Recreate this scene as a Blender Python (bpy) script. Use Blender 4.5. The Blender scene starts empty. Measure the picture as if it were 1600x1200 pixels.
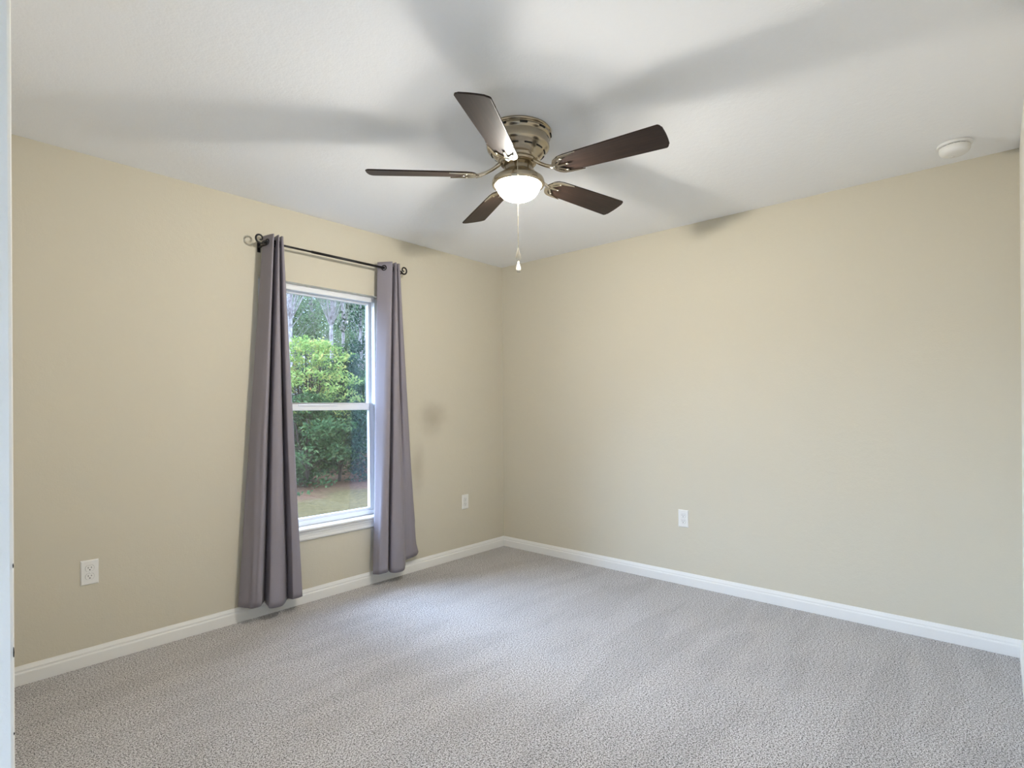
import bpy, bmesh, math, random
from mathutils import Vector, Matrix, Euler, noise
random.seed(7)
PI = math.pi
sc = bpy.context.scene
C = sc.collection

# ------------------------------------------------------------------ camera
YAW, PITCH, ROLL = 0.721188, 0.001543, -0.0071455
CAM = Vector((-3.58608, -3.26128, 1.21834))
F = Vector((math.cos(YAW)*math.cos(PITCH), math.sin(YAW)*math.cos(PITCH), math.sin(PITCH)))
R = Vector((math.sin(YAW), -math.cos(YAW), 0)); U = R.cross(F)
R2 = R*math.cos(ROLL) + U*math.sin(ROLL); U2 = U*math.cos(ROLL) - R*math.sin(ROLL)
cd = bpy.data.cameras.new('camera'); cam = bpy.data.objects.new('camera', cd); C.objects.link(cam)
cd.sensor_width = 36; cd.sensor_fit = 'HORIZONTAL'; cd.lens = 860.53/1600*36
cd.shift_y = 34.15/1600; cd.clip_start = 0.02
M = Matrix((R2, U2, -F)).transposed().to_4x4(); M.translation = CAM
cam.matrix_world = M
sc.camera = cam

# ------------------------------------------------------------------ light
sc.view_settings.view_transform = 'Standard'; sc.view_settings.look = 'None'
sc.view_settings.gamma = 1; sc.view_settings.exposure = 0.56
sc.view_settings.use_curve_mapping = False
W = bpy.data.worlds.new('overcast_sky'); sc.world = W; W.use_nodes = True
wn = W.node_tree.nodes; wl = W.node_tree.links
bg = wn['Background']; bg.inputs[1].default_value = 6.0
tcn = wn.new('ShaderNodeTexCoord'); sep = wn.new('ShaderNodeSeparateXYZ'); rp = wn.new('ShaderNodeValToRGB')
wl.new(tcn.outputs['Generated'], sep.inputs[0]); wl.new(sep.outputs['Z'], rp.inputs[0]); wl.new(rp.outputs[0], bg.inputs[0])
rp.color_ramp.elements[0].position = 0.0; rp.color_ramp.elements[0].color = (0.58, 0.735, 1.0, 1)
rp.color_ramp.elements[1].position = 0.8; rp.color_ramp.elements[1].color = (0.40, 0.58, 1.0, 1)

def light(name, kind, loc, energy, color, **kw):
    d = bpy.data.lights.new(name, kind); d.energy = energy; d.color = color
    for k, v in kw.items(): setattr(d, k, v)
    o = bpy.data.objects.new(name, d); C.objects.link(o); o.location = loc; return o
sun = light('hazy_sun', 'SUN', (0, 6, 8), 12.0, (0.52, 0.69, 1.0), angle=math.radians(58))
sun.rotation_euler = Vector((0.42, -0.72, -0.56)).to_track_quat('-Z', 'Y').to_euler()
LAMP = Vector((-1.721, -1.668, 2.166))
lamp = light('bulb_light', 'POINT', LAMP, 29.0, (1.0, 0.955, 0.875), shadow_soft_size=0.028)

# ------------------------------------------------------------------ materials
MATS = {}
def mat(name, color, rough=0.6, metal=0.0, spec=0.5, emit=None, estr=0):
    m = bpy.data.materials.new(name); m.use_nodes = True
    b = m.node_tree.nodes['Principled BSDF']
    b.inputs['Base Color'].default_value = (*color, 1); b.inputs['Roughness'].default_value = rough
    b.inputs['Metallic'].default_value = metal; b.inputs['Specular IOR Level'].default_value = spec
    if emit: b.inputs['Emission Color'].default_value = (*emit, 1); b.inputs['Emission Strength'].default_value = estr
    MATS[name] = m; return m
def nt(m): return m.node_tree.nodes, m.node_tree.links, m.node_tree.nodes['Principled BSDF']
def objco(m):
    n, l, b = nt(m); t = n.new('ShaderNodeTexCoord'); return t.outputs['Object']
def noise_node(m, scale, detail=3, rough=0.5, vec=None):
    n, l, b = nt(m); t = n.new('ShaderNodeTexNoise'); t.inputs['Scale'].default_value = scale
    t.inputs['Detail'].default_value = detail; t.inputs['Roughness'].default_value = rough
    l.new(vec if vec else objco(m), t.inputs['Vector']); return t
def bump(m, src, strength, dist, prev=None):
    n, l, b = nt(m); bp = n.new('ShaderNodeBump'); bp.inputs['Strength'].default_value = strength
    bp.inputs['Distance'].default_value = dist; l.new(src, bp.inputs['Height'])
    if prev: l.new(prev, bp.inputs['Normal'])
    l.new(bp.outputs[0], b.inputs['Normal']); return bp.outputs[0]
def ramp(m, src, stops, to='Base Color'):
    n, l, b = nt(m); r = n.new('ShaderNodeValToRGB'); l.new(src, r.inputs[0])
    e = r.color_ramp.elements
    while len(e) < len(stops): e.new(0.5)
    for i, (p, c) in enumerate(stops): e[i].position = p; e[i].color = (*c, 1)
    if to: l.new(r.outputs[0], b.inputs[to])
    return r.outputs[0]
def lin(r, g, b):
    f = lambda c: ((c/255+0.055)/1.055)**2.4 if c/255 > 0.04045 else c/255/12.92
    return (f(r), f(g), f(b))

def textured_wall(name, col, k=1.0):
    m = mat(name, col, 0.75, spec=0.25)
    v = noise_node(m, 130, 2); p1 = bump(m, v.outputs['Fac'], 0.22*k, 0.0022)
    v2 = noise_node(m, 34, 3); bump(m, v2.outputs['Fac'], 0.25*k, 0.0035, p1)
    return m
wall_beige = textured_wall('beige_wall_paint', lin(206, 199, 180))
wall_white = textured_wall('white_wall_paint', lin(238, 235, 227), 1.3)
ceil_m = textured_wall('ceiling_paint', lin(244, 245, 245), 1.3)
# window wall: the same beige paint with two faint darker patches right of the curtain
wall_dark_patch = textured_wall('beige_wall_paint_dark_patches', lin(206, 199, 180))
def dark_patches(m, spots):
    n, l, b = nt(m); prev = None; co = objco(m)
    nz = noise_node(m, 7, 4)
    for (cx, cz, rx, rz, amt) in spots:
        mp = n.new('ShaderNodeMapping'); mp.vector_type = 'TEXTURE'
        mp.inputs['Location'].default_value = (cx, 0, cz); mp.inputs['Scale'].default_value = (rx, 10, rz)
        l.new(co, mp.inputs[0]); ln = n.new('ShaderNodeVectorMath'); ln.operation = 'LENGTH'; l.new(mp.outputs[0], ln.inputs[0])
        ad = n.new('ShaderNodeMath'); ad.operation = 'MULTIPLY_ADD'; l.new(nz.outputs['Fac'], ad.inputs[0]); ad.inputs[1].default_value = 0.9; l.new(ln.outputs['Value'], ad.inputs[2])
        mr = n.new('ShaderNodeMapRange'); mr.interpolation_type = 'SMOOTHSTEP'; l.new(ad.outputs[0], mr.inputs[0])
        mr.inputs[1].default_value = 0.4; mr.inputs[2].default_value = 1.5; mr.inputs[3].default_value = amt; mr.inputs[4].default_value = 0
        if prev:
            mx = n.new('ShaderNodeMath'); mx.operation = 'MAXIMUM'; l.new(prev, mx.inputs[0]); l.new(mr.outputs[0], mx.inputs[1]); prev = mx.outputs[0]
        else: prev = mr.outputs[0]
    mix = n.new('ShaderNodeMix'); mix.data_type = 'RGBA'; l.new(prev, mix.inputs[0])
    mix.inputs[6].default_value = (*lin(206, 199, 180), 1); mix.inputs[7].default_value = (*lin(120, 106, 84), 1)
    l.new(mix.outputs[2], b.inputs['Base Color'])
dark_patches(wall_dark_patch, [(-0.81, 1.13, 0.20, 0.17, 0.36), (-0.95, 0.76, 0.09, 0.26, 0.26)])

trim_m = mat('white_trim_paint', lin(232, 231, 226), 0.4, spec=0.4)
vinyl = mat('white_vinyl', lin(236, 238, 240), 0.35)
plastic = mat('white_plastic', lin(232, 231, 226), 0.35)
dark_gap = mat('dark_slot', (0.012, 0.011, 0.01), 0.7)
black_iron = mat('black_iron', (0.009, 0.008, 0.008), 0.42, 0.3)
nickel = mat('brushed_nickel', lin(178, 166, 146), 0.24, 1.0)
nn = noise_node(nickel, 12, 2); bump(nickel, nn.outputs['Fac'], 0.03, 0.002)
chrome = mat('bright_nickel', lin(214, 205, 188), 0.16, 1.0)
fobm = mat('frosted_fob', lin(206, 198, 180), 0.35, 0.0)

# carpet
carpet = mat('carpet', (0.5, 0.45, 0.4), 0.95, spec=0.08)
n_, l_, b_ = nt(carpet)
f1 = noise_node(carpet, 135, 2, 0.6); f2 = noise_node(carpet, 270, 1, 0.5); f3 = noise_node(carpet, 1.6, 4, 0.55)
ad = n_.new('ShaderNodeMath'); ad.operation = 'ADD'; l_.new(f1.outputs['Fac'], ad.inputs[0]); l_.new(f2.outputs['Fac'], ad.inputs[1])
hf = n_.new('ShaderNodeMath'); hf.operation = 'MULTIPLY'; l_.new(ad.outputs[0], hf.inputs[0]); hf.inputs[1].default_value = 0.5
cc = ramp(carpet, hf.outputs[0], [(0.41, lin(70, 64, 60)), (0.48, lin(184, 180, 177)), (0.58, lin(230, 227, 226))], None)
big = ramp(carpet, f3.outputs['Fac'], [(0.35, (0.92, 0.92, 0.92)), (0.65, (1.0, 1.0, 1.0))], None)
# vacuum tracks: long stripes of brushed pile
mp = n_.new('ShaderNodeMapping'); mp.inputs['Rotation'].default_value = (0, 0, 0.75); mp.inputs['Scale'].default_value = (0.35, 1.7, 1)
l_.new(objco(carpet), mp.inputs[0]); f4 = noise_node(carpet, 2.4, 3, 0.5, mp.outputs[0])
trk = ramp(carpet, f4.outputs['Fac'], [(0.42, (0.91, 0.91, 0.91)), (0.47, (1, 1, 1)), (0.56, (1, 1, 1)), (0.60, (0.94, 0.94, 0.94))], None)
def mul(n, l, a, b):
    x = n.new('ShaderNodeMix'); x.data_type = 'RGBA'; x.blend_type = 'MULTIPLY'; x.inputs[0].default_value = 1
    l.new(a, x.inputs[6]); l.new(b, x.inputs[7]); return x.outputs[2]
l_.new(mul(n_, l_, mul(n_, l_, cc, big), trk), b_.inputs['Base Color'])
bump(carpet, hf.outputs[0], 0.9, 0.006)
b_.inputs['Sheen Weight'].default_value = 0.25; b_.inputs['Sheen Roughness'].default_value = 0.5

# curtain cloth
cloth = mat('grey_curtain_cloth', lin(142, 136, 143), 0.62, spec=0.3)
n_, l_, b_ = nt(cloth)
b_.inputs['Sheen Weight'].default_value = 0.1; b_.inputs['Sheen Roughness'].default_value = 0.4
cw = noise_node(cloth, 260, 2); bump(cloth, cw.outputs['Fac'], 0.15, 0.001)
# blade wood
wood = mat('dark_walnut', (0.05, 0.03, 0.02), 0.46, spec=0.32)
n_, l_, b_ = nt(wood)
mpw = n_.new('ShaderNodeMapping'); mpw.inputs['Scale'].default_value = (3, 60, 30); l_.new(objco(wood), mpw.inputs[0])
wf = noise_node(wood, 1.6, 5, 0.6, mpw.outputs[0]); ramp(wood, wf.outputs['Fac'], [(0.3, lin(28, 19, 15)), (0.7, lin(48, 34, 27))])
# lamp glass: glows, and lets the bulb's light straight through
bowl_m = bpy.data.materials.new('glowing_glass'); bowl_m.use_nodes = True
n_ = bowl_m.node_tree.nodes; l_ = bowl_m.node_tree.links; n_.remove(n_['Principled BSDF'])
tr = n_.new('ShaderNodeBsdfTransparent'); tr.inputs[0].default_value = (0.93, 0.93, 0.93, 1)
em = n_.new('ShaderNodeEmission'); em.inputs[0].default_value = (1, 0.955, 0.875, 1); em.inputs[1].default_value = 52.0
asd = n_.new('ShaderNodeAddShader'); l_.new(tr.outputs[0], asd.inputs[0]); l_.new(em.outputs[0], asd.inputs[1]); l_.new(asd.outputs[0], n_['Material Output'].inputs[0])
# window glass: clear, slightly reflective
glass_m = bpy.data.materials.new('window_glass'); glass_m.use_nodes = True
n_ = glass_m.node_tree.nodes; l_ = glass_m.node_tree.links; n_.remove(n_['Principled BSDF'])
tr = n_.new('ShaderNodeBsdfTransparent'); tr.inputs[0].default_value = (0.95, 0.97, 0.97, 1)
gl = n_.new('ShaderNodeBsdfGlossy'); gl.inputs['Roughness'].default_value = 0.02
mx = n_.new('ShaderNodeMixShader'); mx.inputs[0].default_value = 0.06
l_.new(tr.outputs[0], mx.inputs[1]); l_.new(gl.outputs[0], mx.inputs[2]); l_.new(mx.outputs[0], n_['Material Output'].inputs[0])

def leaf_mat(name, stops, trans=0.45):
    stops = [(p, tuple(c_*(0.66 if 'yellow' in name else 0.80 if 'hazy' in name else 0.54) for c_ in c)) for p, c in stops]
    m = bpy.data.materials.new(name); m.use_nodes = True
    n = m.node_tree.nodes; l = m.node_tree.links; n.remove(n['Principled BSDF'])
    t = n.new('ShaderNodeTexCoord'); z = n.new('ShaderNodeTexNoise'); z.inputs['Scale'].default_value = 6; z.inputs['Detail'].default_value = 4
    l.new(t.outputs['Object'], z.inputs['Vector'])
    r = n.new('ShaderNodeValToRGB'); e = r.color_ramp.elements
    while len(e) < len(stops): e.new(0.5)
    for i, (p, c) in enumerate(stops): e[i].position = p; e[i].color = (*c, 1)
    l.new(z.outputs['Fac'], r.inputs[0])
    d = n.new('ShaderNodeBsdfDiffuse'); tl = n.new('ShaderNodeBsdfTranslucent'); mxs = n.new('ShaderNodeMixShader'); mxs.inputs[0].default_value = trans
    l.new(r.outputs[0], d.inputs[0]); l.new(r.outputs[0], tl.inputs[0]); l.new(d.outputs[0], mxs.inputs[1]); l.new(tl.outputs[0], mxs.inputs[2])
    l.new(mxs.outputs[0], n['Material Output'].inputs[0]); return m
leaf_yellow = leaf_mat('yellow_green_leaves', [(0.30, lin(116, 148, 84)), (0.50, lin(170, 194, 110)), (0.64, lin(214, 206, 124)), (0.74, lin(226, 176, 112))])
leaf_green = leaf_mat('mid_green_leaves', [(0.3, lin(66, 96, 62)), (0.55, lin(110, 140, 92)), (0.72, lin(168, 184, 124))])
leaf_dark = leaf_mat('dark_green_leaves', [(0.3, lin(60, 84, 66)), (0.6, lin(100, 124, 96)), (0.75, lin(150, 166, 128))])
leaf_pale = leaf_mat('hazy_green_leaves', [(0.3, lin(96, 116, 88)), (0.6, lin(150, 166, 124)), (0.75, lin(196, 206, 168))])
bark = mat('pale_pine_bark', lin(170, 160, 158), 0.9)
bn = noise_node(bark, 9, 4); ramp(bark, bn.outputs['Fac'], [(0.35, lin(120, 108, 104)), (0.65, lin(186, 176, 172))]); bump(bark, bn.outputs['Fac'], 0.6, 0.03)
bark_dark = mat('dark_bark', lin(60, 48, 38), 0.9)
lawn_m = mat('lawn', (0.3, 0.3, 0.15), 0.95, spec=0.1)
n_, l_, b_ = nt(lawn_m)
g1 = noise_node(lawn_m, 14, 8, 0.8); gcol = ramp(lawn_m, g1.outputs['Fac'], [(0.3, lin(62, 54, 30)), (0.55, lin(104, 88, 54)), (0.75, lin(132, 108, 74))], None)
s1 = noise_node(lawn_m, 14, 5, 0.7); scol = ramp(lawn_m, s1.outputs['Fac'], [(0.3, lin(78, 54, 38)), (0.55, lin(110, 78, 56)), (0.75, lin(128, 98, 74))], None)
pos = n_.new('ShaderNodeSeparateXYZ'); l_.new(objco(lawn_m), pos.inputs[0])
edge = noise_node(lawn_m, 0.9, 4, 0.6)
mm = n_.new('ShaderNodeMath'); mm.operation = 'MULTIPLY_ADD'; l_.new(edge.outputs['Fac'], mm.inputs[0]); mm.inputs[1].default_value = 4; l_.new(pos.outputs['Y'], mm.inputs[2])
mr = n_.new('ShaderNodeMapRange'); l_.new(mm.outputs[0], mr.inputs[0]); mr.inputs[1].default_value = 7.3; mr.inputs[2].default_value = 8.4
mxl = n_.new('ShaderNodeMix'); mxl.data_type = 'RGBA'; l_.new(mr.outputs[0], mxl.inputs[0]); l_.new(gcol, mxl.inputs[6]); l_.new(scol, mxl.inputs[7]); l_.new(mxl.outputs[2], b_.inputs['Base Color'])
bump(lawn_m, g1.outputs['Fac'], 0.8, 0.05)

# ------------------------------------------------------------------ helpers
class MB:
    def __init__(s): s.v = []; s.f = []; s.sm = []
    def add(s, vs, fs, smooth=False):
        k = len(s.v); s.v += [tuple(v) for v in vs]
        for f in fs: s.f.append(tuple(i+k for i in f)); s.sm.append(smooth)
    def box(s, a, b, mtx=None):
        x0, y0, z0 = a; x1, y1, z1 = b
        vs = [Vector(v) for v in ((x0,y0,z0),(x1,y0,z0),(x1,y1,z0),(x0,y1,z0),(x0,y0,z1),(x1,y0,z1),(x1,y1,z1),(x0,y1,z1))]
        if mtx: vs = [mtx @ v for v in vs]
        s.add(vs, [(3,2,1,0),(4,5,6,7),(0,1,5,4),(1,2,6,5),(2,3,7,6),(3,0,4,7)])
    def lathe(s, prof, seg=48, mtx=None, smooth=True, cap=True):
        vs = []; n = len(prof)
        for k in range(seg):
            a = 2*PI*k/seg
            for r, z in prof: vs.append(Vector((r*math.cos(a), r*math.sin(a), z)))
        if mtx: vs = [mtx @ v for v in vs]
        fs = []
        for k in range(seg):
            k2 = (k+1) % seg
            for i in range(n-1): fs.append((k*n+i, k2*n+i, k2*n+i+1, k*n+i+1))
        s.add(vs, fs, smooth)
        if cap:
            if prof[0][0] > 1e-5: s.f.append(tuple(len(s.v)-len(vs)+k*n for k in reversed(range(seg)))); s.sm.append(False)
            if prof[-1][0] > 1e-5: s.f.append(tuple(len(s.v)-len(vs)+k*n+n-1 for k in range(seg))); s.sm.append(False)
    def tube(s, pts, rad, seg=10, smooth=True):
        pts = [Vector(p) for p in pts]; n = len(pts)
        rads = rad if isinstance(rad, (list, tuple)) else [rad]*n
        t0 = (pts[1]-pts[0]).normalized()
        up = Vector((0,0,1)) if abs(t0.z) < 0.9 else Vector((1,0,0))
        nx = t0.cross(up).normalized(); vs = []
        for i, p in enumerate(pts):
            t = (pts[min(i+1,n-1)]-pts[max(i-1,0)]).normalized()
            nx = (nx - t*nx.dot(t)).normalized(); ny = t.cross(nx)
            for k in range(seg):
                a = 2*PI*k/seg; vs.append(p + (nx*math.cos(a)+ny*math.sin(a))*rads[i])
        fs = [(i*seg+k, i*seg+(k+1)%seg, (i+1)*seg+(k+1)%seg, (i+1)*seg+k) for i in range(n-1) for k in range(seg)]
        s.add(vs, fs, smooth); b = len(s.v)-len(vs)
        s.f.append(tuple(b+k for k in reversed(range(seg)))); s.sm.append(False)
        s.f.append(tuple(b+(n-1)*seg+k for k in range(seg))); s.sm.append(False)
    def prism(s, outline, z0, z1, mtx=None):
        n = len(outline); vs = [Vector((x,y,z0)) for x,y in outline]+[Vector((x,y,z1)) for x,y in outline]
        if mtx: vs = [mtx @ v for v in vs]
        s.add(vs, [tuple(reversed(range(n))), tuple(range(n,2*n))]+[(i,(i+1)%n,n+(i+1)%n,n+i) for i in range(n)])
    def ball(s, c, r, seg=16, rings=10, sq=(1,1,1)):
        prof = [(max(0.0, r*math.sin(PI*i/rings)), -r*math.cos(PI*i/rings)) for i in range(rings+1)]
        s.lathe(prof, seg, Matrix.Translation(c) @ Matrix.Diagonal((*sq,1)), cap=False)
    def build(s, name, m, parent=None, bevel=0, solid=0, auto=False):
        me = bpy.data.meshes.new(name); me.from_pydata(s.v, [], s.f); me.materials.append(m)
        me.polygons.foreach_set('use_smooth', s.sm); me.validate(); me.update()
        if auto or bevel or True:
            bm = bmesh.new(); bm.from_mesh(me); bmesh.ops.remove_doubles(bm, verts=bm.verts, dist=1e-6)
            bmesh.ops.recalc_face_normals(bm, faces=bm.faces); bm.to_mesh(me); bm.free()
        o = bpy.data.objects.new(name, me); C.objects.link(o)
        if parent: o.parent = parent
        if solid:
            q = o.modifiers.new('thickness', 'SOLIDIFY'); q.thickness = solid; q.offset = 0
        if bevel:
            q = o.modifiers.new('bevel', 'BEVEL'); q.width = bevel; q.segments = 2; q.limit_method = 'ANGLE'; q.angle_limit = math.radians(40)
        return o
def tag(o, label, cat, group=None):
    o['label'] = label; o['category'] = cat
    if group: o['group'] = group
    return o
def empty(name, loc, label, cat, group=None):
    o = bpy.data.objects.new(name, None); C.objects.link(o); o.location = loc; o.empty_display_size = 0.1
    return tag(o, label, cat, group)
def struct(o): o['kind'] = 'structure'; return o

# ------------------------------------------------------------------ room shell
H = 2.44; YS = -3.352; XW = -3.44; XH = -5.2; YE = -1.985
WX0, WX1, WZ0, WZ1 = -2.135, -1.262, 0.468, 1.998; TW = 0.16
b = MB(); b.box((XH, YS-0.12, -0.10), (0.12, TW, 0.0)); struct(b.build('floor', carpet))
b = MB(); b.box((XH-0.12, YS-0.12, H), (0.12, TW, H+0.12)); struct(b.build('ceiling', ceil_m))
# window wall with its opening (one solid)
b = MB()
b.box((XH, 0, 0), (WX0, TW, H)); b.box((WX1, 0, 0), (0.12, TW, H)); b.box((WX0, 0, 0), (WX1, TW, WZ0-0.02)); b.box((WX0, 0, WZ1), (WX1, TW, H))
struct(b.build('wall_left', wall_dark_patch))
b = MB(); b.box((0, YS, 0), (0.12, 0, H)); struct(b.build('wall_right', wall_beige))
b = MB(); b.box((XH, YS-0.12, 0), (0.12, YS, H)); struct(b.build('wall_near', wall_white))
# entry wall: its end, rounded at the corner bead, stands beside the camera
b = MB()
ol = [(XW-0.12, 0.0), (XW-0.12, YE+0.006), (XW-0.114, YE), (XW-0.006, YE), (XW-0.002, YE+0.002), (XW, YE+0.006), (XW, 0.0)]
b.prism(ol, 0, H); we = struct(b.build('wall_entry', wall_white))
B0, B1, BZ0, BZ1 = -3.20, -1.45, 0.06, 2.12
b = MB(); b.box((XH-0.12, YS-0.12, 0), (XH, B0, H)); b.box((XH-0.12, B1, 0), (XH, TW, H)); b.box((XH-0.12, B0, 0), (XH, B1, BZ0)); b.box((XH-0.12, B0, BZ1), (XH, B1, H))
struct(b.build('wall_back', wall_white))
chips = MB()
for z, h in ((0.13, 0.010), (0.66, 0.006), (0.80, 0.022), (0.95, 0.008), (0.52, 0.006), (0.40, 0.005)):
    pts = [(math.cos(a)*0.0008*random.uniform(.7, 1.3), math.sin(a)*h*0.5*random.uniform(.7, 1.2)) for a in [2*PI*i/9 for i in range(9)]]
    mt = Matrix.Translation((XW-0.0015, YE+0.0004, z)) @ Matrix.Rotation(math.radians(90), 4, 'X')
    chips.prism(pts, -0.0008, 0.0006, mt)
chips.build('paint_chip', dark_gap, we)

PROF = [(0, 0), (0.014, 0), (0.0145, 0.003), (0.0145, 0.050), (0.0135, 0.054), (0.0105, 0.057), (0.0100, 0.062), (0.0105, 0.066), (0.0085, 0.071), (0.0055, 0.079), (0.004, 0.0835), (0, 0.0837)]
def baseboard(name, p0, p1, nrm, m0=0, m1=0):
    """extrude the moulding profile from p0 to p1; m0/m1 mitre the ends"""
    b = MB(); p0 = Vector(p0); p1 = Vector(p1); d = (p1-p0).normalized(); nr = Vector(nrm); n = len(PROF)
    vs = [p0 + nr*t + d*(t*m0) + Vector((0,0,z)) for t, z in PROF] + [p1 + nr*t - d*(t*m1) + Vector((0,0,z)) for t, z in PROF]
    b.add(vs, [(i,(i+1)%n,n+(i+1)%n,n+i) for i in range(n)] + [tuple(reversed(range(n))), tuple(range(n,2*n))])
    return struct(b.build(name, trim_m))
baseboard('baseboard_left', (XW, 0, 0), (0, 0, 0), (0, -1, 0), 1, 1)
baseboard('baseboard_right', (0, 0, 0), (0, YS, 0), (-1, 0, 0), 1, 1)
baseboard('baseboard_near', (0, YS, 0), (XH, YS, 0), (0, 1, 0), 1, 0)
baseboard('baseboard_entry', (XW, YE, 0), (XW, 0, 0), (1, 0, 0), 0, 1)

# ------------------------------------------------------------------ window
win = bpy.data.objects.new('window_1', None); C.objects.link(win); win.location = (0, 0, 0); win['kind'] = 'structure'
def ring(b, x0, x1, z0, z1, w, y0, y1, wt=None, wb=None):
    wt = w if wt is None else wt; wb = w if wb is None else wb
    b.box((x0, y0, z0), (x0+w, y1, z1)); b.box((x1-w, y0, z0), (x1, y1, z1))
    b.box((x0+w, y0, z1-wt), (x1-w, y1, z1)); b.box((x0+w, y0, z0), (x1-w, y1, z0+wb))
ZM = 1.228
b = MB(); ring(b, WX0, WX1, WZ0, WZ1, 0.030, 0.050, 0.150)
b.box((WX0+0.030, 0.050, WZ1-0.036), (WX1-0.030, 0.062, WZ1-0.030))
fr = b.build('window_frame', vinyl, win, bevel=0.002)
b = MB(); ring(b, WX0+0.030, WX1-0.030, ZM-0.022, WZ1-0.030, 0.020, 0.100, 0.130, 0.018, 0.040)
up = b.build('upper_sash', vinyl, win, bevel=0.003)
b = MB(); ring(b, WX0+0.034, WX1-0.034, WZ0+0.002, ZM+0.022, 0.034, 0.062, 0.094, 0.046, 0.046)
b.box((-1.86, 0.054, ZM+0.004), (-1.58, 0.062, ZM+0.014))
lo = b.build('lower_sash', vinyl, win, bevel=0.003)
b = MB(); b.box((WX0+0.049, 0.113, ZM+0.017), (WX1-0.049, 0.117, WZ1-0.047)); b.build('glass_pane', glass_m, up)
b = MB(); b.box((WX0+0.067, 0.076, WZ0+0.047), (WX1-0.067, 0.080, ZM-0.023)); b.build('glass_pane', glass_m, lo)
# stool and apron under it
b = MB()
prof = [(0.050, 0.0), (-0.026, 0.0), (-0.031, -0.004), (-0.032, -0.010), (-0.029, -0.016), (-0.020, -0.0195), (0.050, -0.0195)]
x0, x1 = WX0, WX1
vs = [(x0, y, WZ0+z) for y, z in prof] + [(x1, y, WZ0+z) for y, z in prof]; n = len(prof)
b.add(vs, [(i,(i+1)%n,n+(i+1)%n,n+i) for i in range(n)]+[tuple(reversed(range(n))), tuple(range(n,2*n))])
b.box((WX0-0.05, -0.030, WZ0-0.0195), (WX0, -0.0005, WZ0)); b.box((WX1, -0.030, WZ0-0.0195), (WX1+0.05, -0.0005, WZ0))
sill = b.build('window_sill', trim_m, win, bevel=0.001)
b = MB()
prof = [(0.0, -0.0197), (-0.0175, -0.0197), (-0.0175, -0.034), (-0.0125, -0.038), (-0.012, -0.058), (-0.0145, -0.062), (-0.0145, -0.072), (-0.008, -0.079), (0, -0.080)]
x0, x1 = WX0-0.035, WX1+0.035; n = len(prof)
vs = [(x0, y, WZ0+z) for y, z in prof] + [(x1, y, WZ0+z) for y, z in prof]
b.add(vs, [(i,(i+1)%n,n+(i+1)%n,n+i) for i in range(n)]+[tuple(reversed(range(n))), tuple(range(n,2*n))])
b.build('window_apron', trim_m, win)

# glazed door added unseen behind the camera, only to let in bluish fill daylight
fill_win = bpy.data.objects.new('added_fill_window', None); C.objects.link(fill_win); fill_win.location = (XH, 0, 0); fill_win['kind'] = 'structure'
b = MB()
for y0, y1 in ((B0, (B0+B1)/2+0.02), ((B0+B1)/2-0.02, B1)):
    for a, c in (((y0, BZ0), (y0+0.05, BZ1)), ((y1-0.05, BZ0), (y1, BZ1)), ((y0+0.05, BZ0), (y1-0.05, BZ0+0.07)), ((y0+0.05, BZ1-0.05), (y1-0.05, BZ1))):
        b.box((-0.09, a[0], a[1]), (-0.04, c[0], c[1]))
b.build('window_frame', vinyl, fill_win)
b = MB(); b.box((-0.068, B0+0.04, BZ0+0.06), (-0.062, B1-0.04, BZ1-0.04)); b.build('glass_pane', glass_m, fill_win)

# ------------------------------------------------------------------ curtain rod
RY, RZ = -0.090, 2.184
rod = empty('curtain_rod', (-1.66, RY, RZ), 'thin black metal rod with scroll ends above the window', 'curtain rod')
def child(mbuild, name, m, par, **k):
    o = mbuild.build(name, m, par, **k); o.matrix_parent_inverse = Matrix.Translation(par.location).inverted(); return o
b = MB(); b.tube([(-2.125, RY, RZ), (-1.84, RY, RZ)], 0.0062, 12); b.tube([(-1.845, RY, RZ), (-1.175, RY, RZ)], 0.0082, 12)
child(b, 'pole', black_iron, rod)
def scroll(x, sgn, turn):
    """a hook that rolls up into a spiral; sgn = outward along the rod, turn = up/down"""
    pts = []
    pts.append((x, RY, RZ)); pts.append((x+sgn*0.014, RY, RZ+turn*0.001))
    cx, cz = x+sgn*0.040, RZ+turn*0.014
    n = 34
    for i in range(n+1):
        t = i/n; a = -PI*0.62 + t*PI*2.15; r = 0.026*(1-t)**0.75*0.9 + 0.0055
        pts.append((cx+sgn*r*math.cos(a), RY, cz+turn*r*math.sin(a)))
    return pts
for x, sg, tn in ((-2.122, -1, 1), (-1.178, 1, 1)):
    b = MB(); pts = scroll(x, sg, tn); n = len(pts)
    b.tube(pts, [0.0062 if i < 3 else 0.0060-0.0016*i/n for i in range(n)], 8)
    b.lathe([(0, -0.008), (0.0095, -0.006), (0.0095, 0.006), (0, 0.008)], 16, Matrix.Translation((x-sg*0.004, RY, RZ)) @ Matrix.Rotation(PI/2, 4, 'Y'))
    child(b, 'finial', black_iron, rod)
for x in (-2.130, -1.168):
    b = MB()
    b.box((x-0.009, -0.004, RZ-0.045), (x+0.009, -0.0002, RZ+0.020))
    b.box((x-0.006, -0.094, RZ-0.020), (x+0.006, -0.003, RZ-0.0125))
    b.tube([(x, RY-0.012+0.012*(1-math.cos(a)), RZ-0.004-0.012*math.sin(a)) for a in [PI*i/8 for i in range(9)]], 0.004, 8)
    child(b, 'bracket', black_iron, rod)

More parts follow.
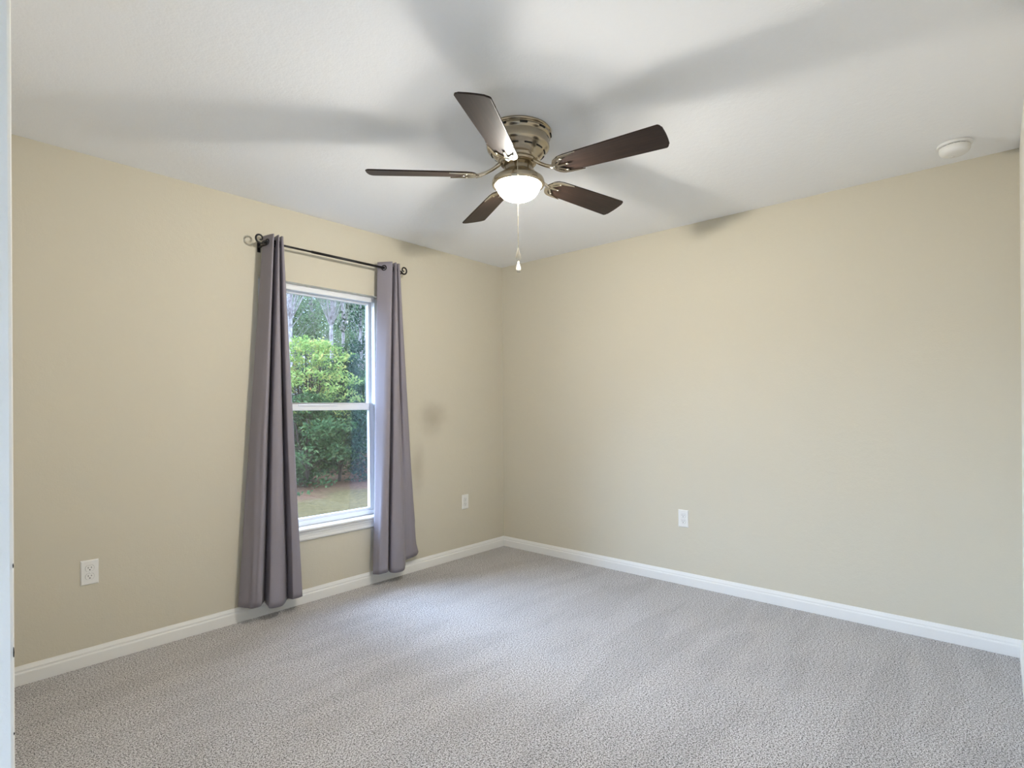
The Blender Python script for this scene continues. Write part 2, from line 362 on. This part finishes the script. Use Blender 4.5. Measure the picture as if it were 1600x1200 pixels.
# ------------------------------------------------------------------ curtains
def catmull(P, k):
    out = []; n = len(P)
    for i in range(n-1):
        p0 = Vector(P[max(i-1,0)]); p1 = Vector(P[i]); p2 = Vector(P[i+1]); p3 = Vector(P[min(i+2,n-1)])
        for j in range(k):
            t = j/k
            out.append(0.5*((2*p1)+(p2-p0)*t+(2*p0-5*p1+4*p2-p3)*t*t+(3*p1-p0-3*p2+p3)*t**3))
    out.append(Vector(P[-1])); return out
def curtain(top, bot, label, seed, curl=0):
    cx = sum(p[0] for p in top)/len(top)
    t = empty('curtain', (cx, RY, RZ), label, 'curtain', 'grey grommet curtains beside the window')
    K = 9; T = catmull(top, K); B = catmull(bot, K); NZ = 64; n = len(T)
    vs = []
    rnd = random.Random(seed)
    for j in range(NZ+1):
        s = j/NZ
        for i in range(n):
            e = s**1.05
            p = T[i].lerp(B[i], e)
            w = s*0.006
            p = p + Vector((noise.noise(Vector((i*0.22, s*3.1, seed)))*w*1.4, noise.noise(Vector((i*0.22, s*2.7, seed+9)))*w, 0))
            if s > 0.965 and curl:
                q = (s-0.965)/0.035; f = max(0, (i-(n-K*2.4))/(K*2.4)); p.y += -0.020*q*f*curl; p.z += 0.012*q*f
            # keep in front of the baseboard and the sill
            p.y = min(p.y, -0.020 if p.z < 0.1 else p.y)
            if 0.36 < p.z < 0.52: p.y = min(p.y, -0.036)
            vs.append(p)
    b = MB(); b.add(vs, [(j*n+i, j*n+i+1, (j+1)*n+i+1, (j+1)*n+i) for j in range(NZ) for i in range(n-1)], True)
    fab = child(b, 'fabric', cloth, t, solid=0.0016)
    # stitched hem: a thin fold line near the foot
    row = int(NZ*0.955); b = MB()
    for side in (1,):
        pts = []
        for i in range(n):
            p = Vector(vs[row*n+i]); a = Vector(vs[row*n+max(i-1,0)]); c = Vector(vs[row*n+min(i+1,n-1)]); d = (c-a); nr = Vector((d.y, -d.x, 0)).normalized()
            if nr.length == 0: nr = Vector((0,-1,0))
            pts.append(p + nr*0.0006)
        b.tube(pts, 0.0013, 6)
    o = child(b, 'hem_stitch', cloth, fab) if False else b.build('hem_stitch', cloth, fab)
    o.matrix_parent_inverse = (Matrix.Translation(t.location)).inverted()
    # one metal grommet wherever the cloth crosses the rod
    rowf = 0
    for j in range(NZ):
        if vs[j*n][2] > RZ >= vs[(j+1)*n][2]: rowf = j
    for i in range(n-1):
        a = vs[rowf*n+i]; c = vs[rowf*n+i+1]
        if (a.y-RY)*(c.y-RY) <= 0 and a.y != c.y:
            q = (RY-a.y)/(c.y-a.y); p = a.lerp(c, q); p.z = RZ
            d = Vector((c.x-a.x, c.y-a.y, 0)).normalized(); nr = Vector((d.y, -d.x, 0))
            mt = Matrix.Translation(p) @ nr.to_track_quat('Z', 'Y').to_matrix().to_4x4()
            b = MB(); b.lathe([(0.0125, -0.0022), (0.0145, -0.0030), (0.0195, -0.0028), (0.0215, 0), (0.0195, 0.0028), (0.0145, 0.0030), (0.0125, 0.0022), (0.0125, -0.0022)], 24, mt, cap=False)
            child(b, 'grommet', black_iron, t)
    return t
curtain([(-2.125,-.045,2.226),(-2.112,-.120,2.226),(-2.100,-.133,2.226),(-2.070,-.055,2.226),(-2.078,-.130,2.226),(-2.069,-.132,2.226),(-2.042,-.055,2.226),(-2.053,-.122,2.226),(-2.040,-.122,2.226),(-2.030,-.055,2.226)],
        [(-2.272,-.030,.100),(-2.239,-.110,.096),(-2.198,-.140,.104),(-2.122,-.036,.092),(-2.143,-.128,.078),(-2.066,-.135,.070),(-1.985,-.036,.068),(-1.996,-.120,.086),(-1.934,-.118,.088),(-1.915,-.050,.085)],
        'grey grommet curtain at the window\'s left, wide flared foot, nearer the camera', 3)
curtain([(-1.333,-.048,2.226),(-1.287,-.120,2.226),(-1.267,-.132,2.226),(-1.232,-.055,2.226),(-1.244,-.130,2.226),(-1.233,-.130,2.226),(-1.204,-.055,2.226),(-1.214,-.122,2.226),(-1.196,-.118,2.226),(-1.180,-.052,2.226)],
        [(-1.393,-.060,.083),(-1.388,-.115,.090),(-1.328,-.135,.097),(-1.260,-.036,.090),(-1.287,-.125,.080),(-1.190,-.135,.077),(-1.120,-.062,.112),(-1.072,-.045,.118),(-1.010,-.040,.124),(-0.990,-.026,.140)],
        'grey grommet curtain at the window\'s right, nearer the room corner', 11, curl=1)

# ------------------------------------------------------------------ outlets
def outlet(loc, rz, label):
    t = empty('power_outlet', loc, label, 'outlet', 'white duplex wall outlets'); t.rotation_euler = (0,0,rz)
    b = MB(); w, h, d = 0.0355, 0.0585, 0.0058     # local: x across, z up, -y out of the wall
    o_ = [(-w,0,-h),(w,0,-h),(w,0,h),(-w,0,h)]; e = 0.0045
    f_ = [(-w,-d*0.4,-h),(w,-d*0.4,-h),(w,-d*0.4,h),(-w,-d*0.4,h)]; g_ = [(-w+e,-d,-h+e),(w-e,-d,-h+e),(w-e,-d,h-e),(-w+e,-d,h-e)]
    b.add(o_+f_+g_, [(0,1,2,3),(4,5,1,0),(5,6,2,1),(6,7,3,2),(7,4,0,3),(8,9,5,4),(9,10,6,5),(10,11,7,6),(11,8,4,7),(11,10,9,8)])
    b.build('cover_plate', plastic, t)
    for s in (-1, 1):
        cz = s*0.0195
        ol = []
        for k in range(40):
            a = 2*PI*k/40; x = 0.0172*math.cos(a); z = 0.0172*math.sin(a); ol.append((x, max(-0.0138, min(0.0138, z))))
        mt = Matrix.Translation((0, -d, cz)) @ Matrix.Rotation(PI/2, 4, 'X')
        b = MB(); b.prism([(x*1.05, z*1.05) for x, z in ol], -0.0002, 0.0002, mt); b.build('receptacle_gap', mat('grey_gap', (0.22,0.21,0.2), 0.7) if 'grey_gap' not in MATS else MATS['grey_gap'], t)
        b = MB(); b.prism(ol, -0.0004, 0.0016, mt); rc = b.build('receptacle', plastic, t)
        for x, hh in ((-0.0062, 0.0040), (0.0062, 0.0033)):
            b = MB(); b.box((x-0.0011, -d-0.0020, cz+0.0035-hh), (x+0.0011, -d-0.0015, cz+0.0035+hh)); b.build('slot', dark_gap, rc)
        b = MB(); b.prism([(0.0026*math.cos(2*PI*k/16), 0.0026*math.sin(2*PI*k/16)) for k in range(16)], 0.0015, 0.0020, mt @ Matrix.Translation((0,-0.0072,0))); b.build('ground_hole', dark_gap, rc)
    b = MB(); b.lathe([(0.0032,0),(0.0032,0.0008),(0.002,0.0014),(0,0.0015)], 16, Matrix.Translation((0,-d,0)) @ Matrix.Rotation(PI/2,4,'X')); b.build('screw', plastic, t)
    return t
outlet((-2.945, -0.0002, 0.442), 0, 'white power outlet on the beige wall left of the window')
outlet((-0.466, -0.0002, 0.446), 0, 'white power outlet between the right curtain and the room corner')
outlet((-0.0002, -1.657, 0.449), -PI/2, 'white power outlet on the right wall, alone above its baseboard')

# ------------------------------------------------------------------ smoke detector
sd = empty('smoke_detector', (-0.262, -3.122, H), 'round white smoke detector on the ceiling near the right wall', 'smoke detector')
b = MB(); b.lathe([(0,0),(0.066,0),(0.068,-0.003),(0.068,-0.010),(0.066,-0.013),(0.056,-0.0135),(0,-0.0135)], 56); b.build('base', plastic, sd)
b = MB(); b.lathe([(0.0545,-0.0135),(0.0545,-0.0165)], 56, cap=False); b.build('sensing_gap', dark_gap, sd)
b = MB(); b.lathe([(0,-0.0165),(0.059,-0.0165),(0.060,-0.019),(0.059,-0.034),(0.054,-0.044),(0.045,-0.050),(0.030,-0.0525),(0,-0.053)], 56); cv = b.build('cover', plastic, sd)
b = MB(); b.lathe([(0,-0.0522),(0.008,-0.0522),(0.008,-0.0542),(0.006,-0.0550),(0,-0.0552)], 20, Matrix.Translation((0.018,0.008,0))); b.build('test_button', plastic, cv)
for k in range(14):
    a = 2*PI*k/14; b = MB(); mt = Matrix.Rotation(a, 4, 'Z')
    b.box((0.0535,-0.0012,-0.0165),(0.0580,0.0012,-0.0135), mt); b.build('spacer', plastic, sd)

# ------------------------------------------------------------------ ceiling fan
FX, FY = -1.721, -1.668
fan = empty('ceiling_fan', (FX, FY, H), 'five-blade ceiling fan with dark wood blades and a lit glass bowl', 'ceiling fan')
hz = lambda z: z-H
b = MB(); b.lathe([(0,0),(0.147,0),(0.149,-0.003),(0.149,-0.008),(0.145,-0.011),(0.141,-0.012),(0.141,-0.016),(0.146,-0.019),(0.1465,-0.024),(0.144,-0.030),(0.139,-0.033),
                   (0.138,-0.036),(0.139,-0.040),(0.1395,-0.070),(0.137,-0.077),(0.130,-0.083),(0.124,-0.087),(0.116,-0.098),(0.104,-0.110),(0.094,-0.117),(0.088,-0.120),(0.088,-0.126),(0,-0.126)], 72)
hs = b.build('motor_housing', nickel, fan)
for k in range(10):      # dark vent openings: upper ring and shoulder ring
    a = 2*PI*k/10+0.25
    pts = [(0.1458*math.cos(a+t), 0.1458*math.sin(a+t), -0.024) for t in [(-0.5+i/6)*0.22 for i in range(7)]]
    b = MB(); b.tube(pts, 0.0048, 8); b.build('vent_slot', dark_gap, hs)
for k in range(12):
    a = 2*PI*k/12+0.05
    pts = [(0.1185*math.cos(a+t), 0.1185*math.sin(a+t), -0.0955) for t in [(-0.5+i/6)*0.30 for i in range(7)]]
    b = MB(); b.tube(pts, 0.0034, 8); b.build('vent_slot', dark_gap, hs)
b = MB(); b.lathe([(0,-0.126),(0.080,-0.126),(0.083,-0.129),(0.083,-0.138),(0.079,-0.142),(0,-0.142)], 56); b.build('flywheel', nickel, fan)
b = MB(); b.lathe([(0,-0.142),(0.060,-0.142),(0.064,-0.146),(0.064,-0.172),(0.066,-0.180),(0.072,-0.187),(0.084,-0.194),(0.100,-0.201),(0.112,-0.210),(0.1165,-0.220),(0.1170,-0.232),(0.1150,-0.238),(0.106,-0.240),
                   (0.102,-0.238),(0.1025,-0.232),(0.101,-0.220),(0.095,-0.208),(0.070,-0.197),(0,-0.195)], 64)
b.build('light_fitter', nickel, fan)
b = MB(); prof = [(0.0985, -0.232)]
for i in range(1, 17):
    a = PI/2*i/16; prof.append((0.0980*math.cos(a)**0.86, -0.234-0.070*math.sin(a)))
prof[-1] = (0.0, -0.304)
b.lathe(prof, 56, cap=False); bowl = b.build('glass_bowl', bowl_m, fan)
bulb_m = mat('bulb_glow', (1,1,1), 0.5, emit=(1,0.93,0.8), estr=12)
for k in (0,):
    b = MB(); b.lathe([(0.012,-0.200),(0.013,-0.222)], 16); b.build('bulb_socket', plastic, fan)
# blades and irons
A0, PIT, BW, ZB = math.radians(207.0), -0.2397, 0.1355, 2.246-H
R0, R1 = 0.185, 0.663
def blade_outline():
    o = []; r = 0.022
    def hw(x): return (0.050 + (BW/2-0.050)*min(1, max(0, (x-R0)/(R1-R0)))**0.8)
    lo = []; N = 24
    # rounded root
    for i in range(13):
        a = PI/2 + PI*i/12; o.append((R0+0.040+0.040*math.cos(a)*1.0, 0.050*math.sin(a)))
    for i in range(1, N+1):
        x = R0+0.04+(R1-0.020-R0-0.04)*i/N; lo.append((x, -hw(x)))
    o += lo
    # tip: soft corners, slightly bowed end
    w = BW/2
    for i in range(1, 6):
        a = -PI/2+PI/2*i/6; o.append((R1-0.020+0.016*math.cos(a), -w+0.020+0.020*math.sin(a)))
    for i in range(0, 9):
        y = -w+0.020+(2*w-0.040)*i/8; o.append((R1-0.004+0.006*(1-(y/w)**2), y))
    for i in range(1, 6):
        a = PI/2*i/6; o.append((R1-0.020+0.016*math.cos(a), w-0.020+0.020*math.sin(a)))
    o += [(x, -y) for x, y in reversed(lo)]
    return o
BO = blade_outline()
def arc_band(cx, cy, r_out, r_in, a0, a1, n=20, off=0.0):
    """crescent: outer arc, inner arc with shifted centre"""
    o = [(cx+r_out*math.cos(a0+(a1-a0)*i/n), cy+r_out*math.sin(a0+(a1-a0)*i/n)) for i in range(n+1)]
    o += [(cx+off+r_in*math.cos(a1+(a0-a1)*i/n), cy+r_in*math.sin(a1+(a0-a1)*i/n)) for i in range(n+1)]
    return o
for k in range(5):
    ang = A0+k*2*PI/5
    base = Matrix.Rotation(ang, 4, 'Z')
    tilt = Matrix.Translation((0,0,ZB)) @ Matrix.Rotation(PIT, 4, 'X')
    b = MB(); b.prism(BO, 0.0, 0.0065)
    bl = b.build('blade', wood, fan, bevel=0.0015); bl.matrix_local = base @ tilt
    b = MB()
    z0, z1 = -0.0052, -0.0004
    # crescent under the blade root, its horns running along the edges
    hs_ = []
    N = 26
    for i in range(N+1):
        a = PI*0.5 + PI*i/N; hs_.append((R0+0.052+0.064*math.cos(a)*1.0, 0.0545*math.sin(a)))
    outer = [(R0+0.118, 0.0565), (R0+0.085, 0.0562)] + hs_ + [(R0+0.085, -0.0562), (R0+0.118, -0.0565)]
    inner = []
    for i in range(N+1):
        a = PI*1.5 - PI*i/N; inner.append((R0+0.062+0.056*math.cos(a), 0.0445*math.sin(a)))
    b.prism(outer+inner, z0, z1, tilt)
    # spokes of the open-work
    def strip(p, q, w0, w1):
        p = Vector((*p,0)); q = Vector((*q,0)); d = (q-p).normalized(); n_ = Vector((-d.y,d.x,0))
        b.prism([((p+n_*w0).x,(p+n_*w0).y),((p-n_*w0).x,(p-n_*w0).y),((q-n_*w1).x,(q-n_*w1).y),((q+n_*w1).x,(q+n_*w1).y)], z0, z1, tilt)
    strip((R0-0.005, 0), (R0+0.060, 0), 0.008, 0.004)
    strip((R0+0.005, 0.004), (R0+0.044, 0.036), 0.005, 0.004)
    strip((R0+0.005, -0.004), (R0+0.044, -0.036), 0.005, 0.004)
    for (x, y) in ((R0+0.060, 0), (R0+0.046, 0.036), (R0+0.046, -0.036)):
        b.lathe([(0, z0-0.0025), (0.0035, z0-0.002), (0.0055, z0), (0.0055, z1)], 16, tilt @ Matrix.Translation((x, y, 0)))
    # neck arm curving up to the flywheel
    pts = []
    for i in range(11):
        t = i/10; x = 0.074+(R0+0.004-0.074)*t; z = (-0.136)*(1-t)**2 + 2*t*(1-t)*(-0.186) + (ZB-0.004)*t*t
        pts.append((x, 0, z))
    b.tube(pts, [0.0095-0.002*math.sin(PI*i/10) for i in range(11)], 10)
    ir = b.build('blade_iron', chrome, fan); ir.matrix_local = base
# pull chains
for nm, off, x_, zb in (('front', -1, -0.004, 1.846), ('back', 1, 0.0, 1.856)):
    px, py = F.x*0.121*off + R.x*x_, F.y*0.121*off + R.y*x_
    b = MB()
    b.tube([(px*0.53, py*0.53, -0.165), (px*0.85, py*0.85, -0.168), (px*0.99, py*0.99, -0.172), (px, py, -0.186), (px, py, zb-H+0.045)], 0.0011, 6)
    z = -0.19
    while z > zb-H+0.05:
        b.ball((px, py, z), 0.0021, 6, 4); z -= 0.0068
    ch = b.build('pull_chain', chrome, fan)
    b = MB(); h0 = zb-H-0.012
    b.lathe([(0, h0), (0.007, h0+0.002), (0.0115, h0+0.010), (0.0118, h0+0.018), (0.009, h0+0.030), (0.005, h0+0.042), (0.0022, h0+0.056), (0, h0+0.058)], 20, Matrix.Translation((px, py, 0)))
    b.build('chain_fob', fobm, ch)

# the light's own bulb glow
b = MB(); b.ball((0,0,-0.252), 0.026, 20, 12, (1,1,1.1))
bm_t = bpy.data.materials.new('glowing_bulb'); bm_t.use_nodes = True
n_ = bm_t.node_tree.nodes; l_ = bm_t.node_tree.links; n_.remove(n_['Principled BSDF'])
tr = n_.new('ShaderNodeBsdfTransparent'); em = n_.new('ShaderNodeEmission'); em.inputs[0].default_value = (1,0.93,0.8,1); em.inputs[1].default_value = 6
asd = n_.new('ShaderNodeAddShader'); l_.new(tr.outputs[0], asd.inputs[0]); l_.new(em.outputs[0], asd.inputs[1]); l_.new(asd.outputs[0], n_['Material Output'].inputs[0])
b.build('bulb', bm_t, fan)

# ------------------------------------------------------------------ outdoors
GZ = -0.38
b = MB()
GN = 60
gx0, gx1, gy0, gy1 = -34, 36, -22, 46
for j in range(GN+1):
    for i in range(GN+1):
        x = gx0+(gx1-gx0)*i/GN; y = gy0+(gy1-gy0)*j/GN
        b.v.append((x, y, GZ + (0.10*noise.noise(Vector((x*0.2, y*0.2, 0))) + 0.012*max(0, y-8))*min(1, max(0, y-TW)/3)))
for j in range(GN):
    for i in range(GN):
        b.f.append((j*(GN+1)+i, j*(GN+1)+i+1, (j+1)*(GN+1)+i+1, (j+1)*(GN+1)+i)); b.sm.append(True)
lw = b.build('lawn', lawn_m); lw['kind'] = 'structure'

def at(px, py, Y):
    """where the line of sight through a photo point meets the plane y = Y (used to read positions off)"""
    d = F + R2*((px-800)/860.53) - U2*((py-634.15)/860.53)
    return CAM + d*((Y-CAM.y)/d.y)
def leaves(mb, c, r, count, size, rnd, flat=0.6, hang=0.0):
    for _ in range(count):
        while True:
            u = Vector((rnd.uniform(-1,1), rnd.uniform(-1,1), rnd.uniform(-1,1)))
            if u.length <= 1: break
        u = u*(0.55+0.45*u.length)
        p = Vector(c) + Vector((u.x*r[0], u.y*r[1], u.z*r[2]-hang*rnd.random()))
        q = Euler((rnd.uniform(-1,1)*flat*1.6, rnd.uniform(-1,1)*flat*1.6, rnd.uniform(0, 2*PI))).to_matrix()
        s = size*rnd.uniform(0.6, 1.3); w = s*0.42
        vs = [p + q @ Vector(v) for v in ((-s,0,0),(-0.2*s,-w,0.1*s),(s,0,0),(-0.2*s,w,0.1*s))]
        k = len(mb.v); mb.v += [tuple(v) for v in vs]; mb.f.append((k,k+1,k+2,k+3)); mb.sm.append(False)
def raw(mb, name, m, parent):
    me = bpy.data.meshes.new(name); me.from_pydata(mb.v, [], mb.f); me.materials.append(m); me.update()
    o = bpy.data.objects.new(name, me); C.objects.link(o); o.parent = parent; return o
def plant(name, base, height, radius, nclump, nleaf, size, lm, bmn, label, cat, group, seed, trunk=0.0, crown0=0.25, clump=0.3, hang=0.0, stems=1):
    rnd = random.Random(seed)
    t = empty(name, base, label, cat, group)
    tb = MB(); lb = MB()
    tips = []
    for s in range(stems):
        a = rnd.uniform(0, 2*PI); lean = (0.25*radius if stems > 1 else 0.04*height)
        top = Vector((math.cos(a)*lean, math.sin(a)*lean, height*(0.98 if trunk else 0.8)))
        pts = [top*(i/8) + Vector((noise.noise(Vector((i*0.5, seed, s)))*0.02*height, noise.noise(Vector((i*0.5, seed+5, s)))*0.02*height, 0))*min(1, i) for i in range(9)]
        pts[0].z = -0.12
        r0 = trunk if trunk else 0.025
        tb.tube(pts, [r0*(1-0.55*i/8) for i in range(9)], 10); tips.append(pts)
    for c in range(nclump):
        u = rnd.random()**0.8; z = height*(crown0 + (1-crown0)*u)
        a = rnd.uniform(0, 2*PI); env = radius*math.sqrt(max(0.05, 1-((u-0.35)/0.68)**2)); rr = env*rnd.uniform(0.3, 1.0)
        p = Vector((math.cos(a)*rr, math.sin(a)*rr, z))
        st = tips[c % stems]; f = min(7, max(1, int(8*(z/height)*0.8))); q = st[f]
        mid = q.lerp(p, 0.5) + Vector((0, 0, 0.05*height*0.2))
        tb.tube([q, mid, p], [0.006+0.06*trunk, 0.004+0.03*trunk, 0.002], 5)
        leaves(lb, p, (clump, clump, clump*0.55), nleaf, size, rnd, 0.6, hang)
    raw(tb, 'trunk' if trunk else 'stems', bmn, t)
    lf = raw(lb, 'foliage', lm, t)
    return t

GY = lambda y: GZ+0.012*max(0, y-8)
def place(px, Y): v = at(px, 700, Y); return (v.x, Y, GY(Y))
TG = 'trees beyond the lawn'; SG = 'shrubs along the edge of the woods'
plant('shrub', place(484, 7.7), 3.05, 1.15, 150, 34, 0.048, leaf_yellow, bark_dark, 'bright yellow-green shrub standing in front of the woods, seen through the upper panes', 'shrub', SG, 21, crown0=0.30, clump=0.21, stems=7)
for px, Y, h, r, nc, nl, lm, lab, sd_ in (
    (478, 6.9, 1.75, 0.85, 50, 100, leaf_green, 'low green bush under the yellow-green shrub, left in the lower pane', 31),
    (530, 7.3, 1.75, 0.80, 50, 100, leaf_dark, 'dark green bush in the middle of the lower pane', 32),
    (583, 7.6, 2.3, 0.75, 50, 100, leaf_green, 'green bush beside the right edge of the lower pane', 33),
    (556, 9.2, 2.9, 1.0, 60, 100, leaf_dark, 'dark bush just right of the yellow-green shrub', 34),
    (505, 9.8, 2.7, 1.2, 60, 100, leaf_dark, 'dark bush standing behind the yellow-green shrub', 36),
    (430, 8.2, 2.6, 1.0, 46, 90, leaf_dark, 'dark bush hidden mostly behind the left curtain', 35)):
    plant('shrub', place(px, Y), h, r, nc, nl, 0.050, lm, bark_dark, lab, 'shrub', SG, sd_, crown0=0.04, clump=0.36, stems=4)
for px, Y, h, r, tr_, lm, c0, lab, sd_ in (
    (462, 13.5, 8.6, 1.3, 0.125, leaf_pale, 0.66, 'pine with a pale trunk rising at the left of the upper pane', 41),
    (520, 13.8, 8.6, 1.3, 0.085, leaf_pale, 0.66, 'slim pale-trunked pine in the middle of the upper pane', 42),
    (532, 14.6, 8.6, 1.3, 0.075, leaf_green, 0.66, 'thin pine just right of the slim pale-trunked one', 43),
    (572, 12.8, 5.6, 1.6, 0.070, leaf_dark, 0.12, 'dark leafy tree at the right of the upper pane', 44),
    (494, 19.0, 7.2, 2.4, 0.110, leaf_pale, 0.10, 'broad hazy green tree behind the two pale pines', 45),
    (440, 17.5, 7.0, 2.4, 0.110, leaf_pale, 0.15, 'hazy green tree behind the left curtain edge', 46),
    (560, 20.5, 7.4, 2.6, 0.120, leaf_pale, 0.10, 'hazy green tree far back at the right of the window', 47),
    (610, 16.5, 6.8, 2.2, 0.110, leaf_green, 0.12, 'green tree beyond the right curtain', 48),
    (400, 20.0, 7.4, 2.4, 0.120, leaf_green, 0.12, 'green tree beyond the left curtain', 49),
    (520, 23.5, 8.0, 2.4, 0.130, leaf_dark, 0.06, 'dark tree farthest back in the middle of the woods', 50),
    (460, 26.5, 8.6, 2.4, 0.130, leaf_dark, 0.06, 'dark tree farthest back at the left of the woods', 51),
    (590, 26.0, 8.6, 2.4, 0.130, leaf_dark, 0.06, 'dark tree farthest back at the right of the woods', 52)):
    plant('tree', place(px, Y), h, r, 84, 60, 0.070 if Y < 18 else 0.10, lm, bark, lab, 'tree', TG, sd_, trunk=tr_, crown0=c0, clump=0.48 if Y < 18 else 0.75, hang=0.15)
# more of the same woods to either side, where only a step aside would show them
for x, Y, h, r, tr_, lm, c0, lab, sd_ in (
    (-1.5, 15.0, 6.6, 1.9, 0.10, leaf_green, 0.08, 'green tree well left of the pale pines, hidden by the window wall', 61),
    (-5.5, 17.0, 7.0, 2.2, 0.11, leaf_dark, 0.08, 'dark tree at the far left end of the woods', 62),
    (2.0, 13.0, 6.4, 1.7, 0.10, leaf_dark, 0.10, 'dark leafy tree just left of the pale pine', 63),
    (0.8, 18.5, 7.2, 2.2, 0.11, leaf_pale, 0.08, 'hazy green tree behind the left part of the woods', 64),
    (13.5, 14.5, 6.8, 2.2, 0.11, leaf_dark, 0.08, 'dark tree at the right end of the woods', 65),
    (17.5, 18.0, 7.2, 2.4, 0.11, leaf_green, 0.08, 'green tree farthest right in the woods', 66)):
    plant('tree', (x, Y, GY(Y)), h, r, 84, 60, 0.085, lm, bark, lab, 'tree', TG, sd_, trunk=tr_, crown0=c0, clump=0.60, hang=0.15)
for px, Y, lab, sd_ in ((475, 31, 'distant tree closing the gap left of the slim pine', 71), (530, 32, 'distant tree closing the gap right of the slim pine', 72), (570, 31, 'distant tree closing the gap near the window\'s right edge', 73)):
    plant('tree', place(px, Y), 9.5, 2.6, 90, 60, 0.15, leaf_green, bark, lab, 'tree', TG, sd_, trunk=0.13, crown0=0.05, clump=0.85, hang=0.2)
for x, Y, h, lm, lab, sd_ in ((-0.6, 9.5, 2.2, leaf_green, 'green bush at the left of the wood edge, behind the window wall', 81), (1.2, 8.4, 2.0, leaf_dark, 'dark bush left of the yellow-green shrub', 82), (-3.2, 10.5, 2.4, leaf_dark, 'dark bush at the far left of the wood edge', 83), (8.2, 9.4, 2.4, leaf_green, 'green bush at the far right of the wood edge', 84)):
    plant('shrub', (x, Y, GY(Y)), h, 1.1, 50, 100, 0.055, lm, bark_dark, lab, 'shrub', SG, sd_, crown0=0.04, clump=0.38, stems=4)
# a twig of a small shrub just outside, reaching in at the lower left of the pane
v = at(452, 770, 2.4); t = empty('shrub', (v.x, 2.4, GY(2.4)), 'small shrub close outside, its leafy twig crossing the lower pane', 'shrub', SG)
w1 = at(487, 768, 2.4) - Vector((v.x, 2.4, GY(2.4)))
b = MB(); b.tube([(0,0,-0.1), (0.0,0.02,w1.z*0.6), (w1.x*0.4,0,w1.z+0.01), (w1.x*0.75,0,w1.z+0.015), (w1.x,0,w1.z-0.005)], [0.006,0.005,0.003,0.002,0.001], 6); raw(b, 'stems', bark_dark, t)
b = MB(); rnd = random.Random(4)
for i in range(18):
    f = 0.30+0.7*i/17; leaves(b, (w1.x*f, 0, w1.z-0.005), (0.022, 0.03, 0.02), 1, 0.024, rnd, 1.0)
leaves(b, (-0.05, 0, w1.z*0.9), (0.13, 0.13, 0.2), 60, 0.026, rnd, 1.0)
raw(b, 'foliage', leaf_green, t)
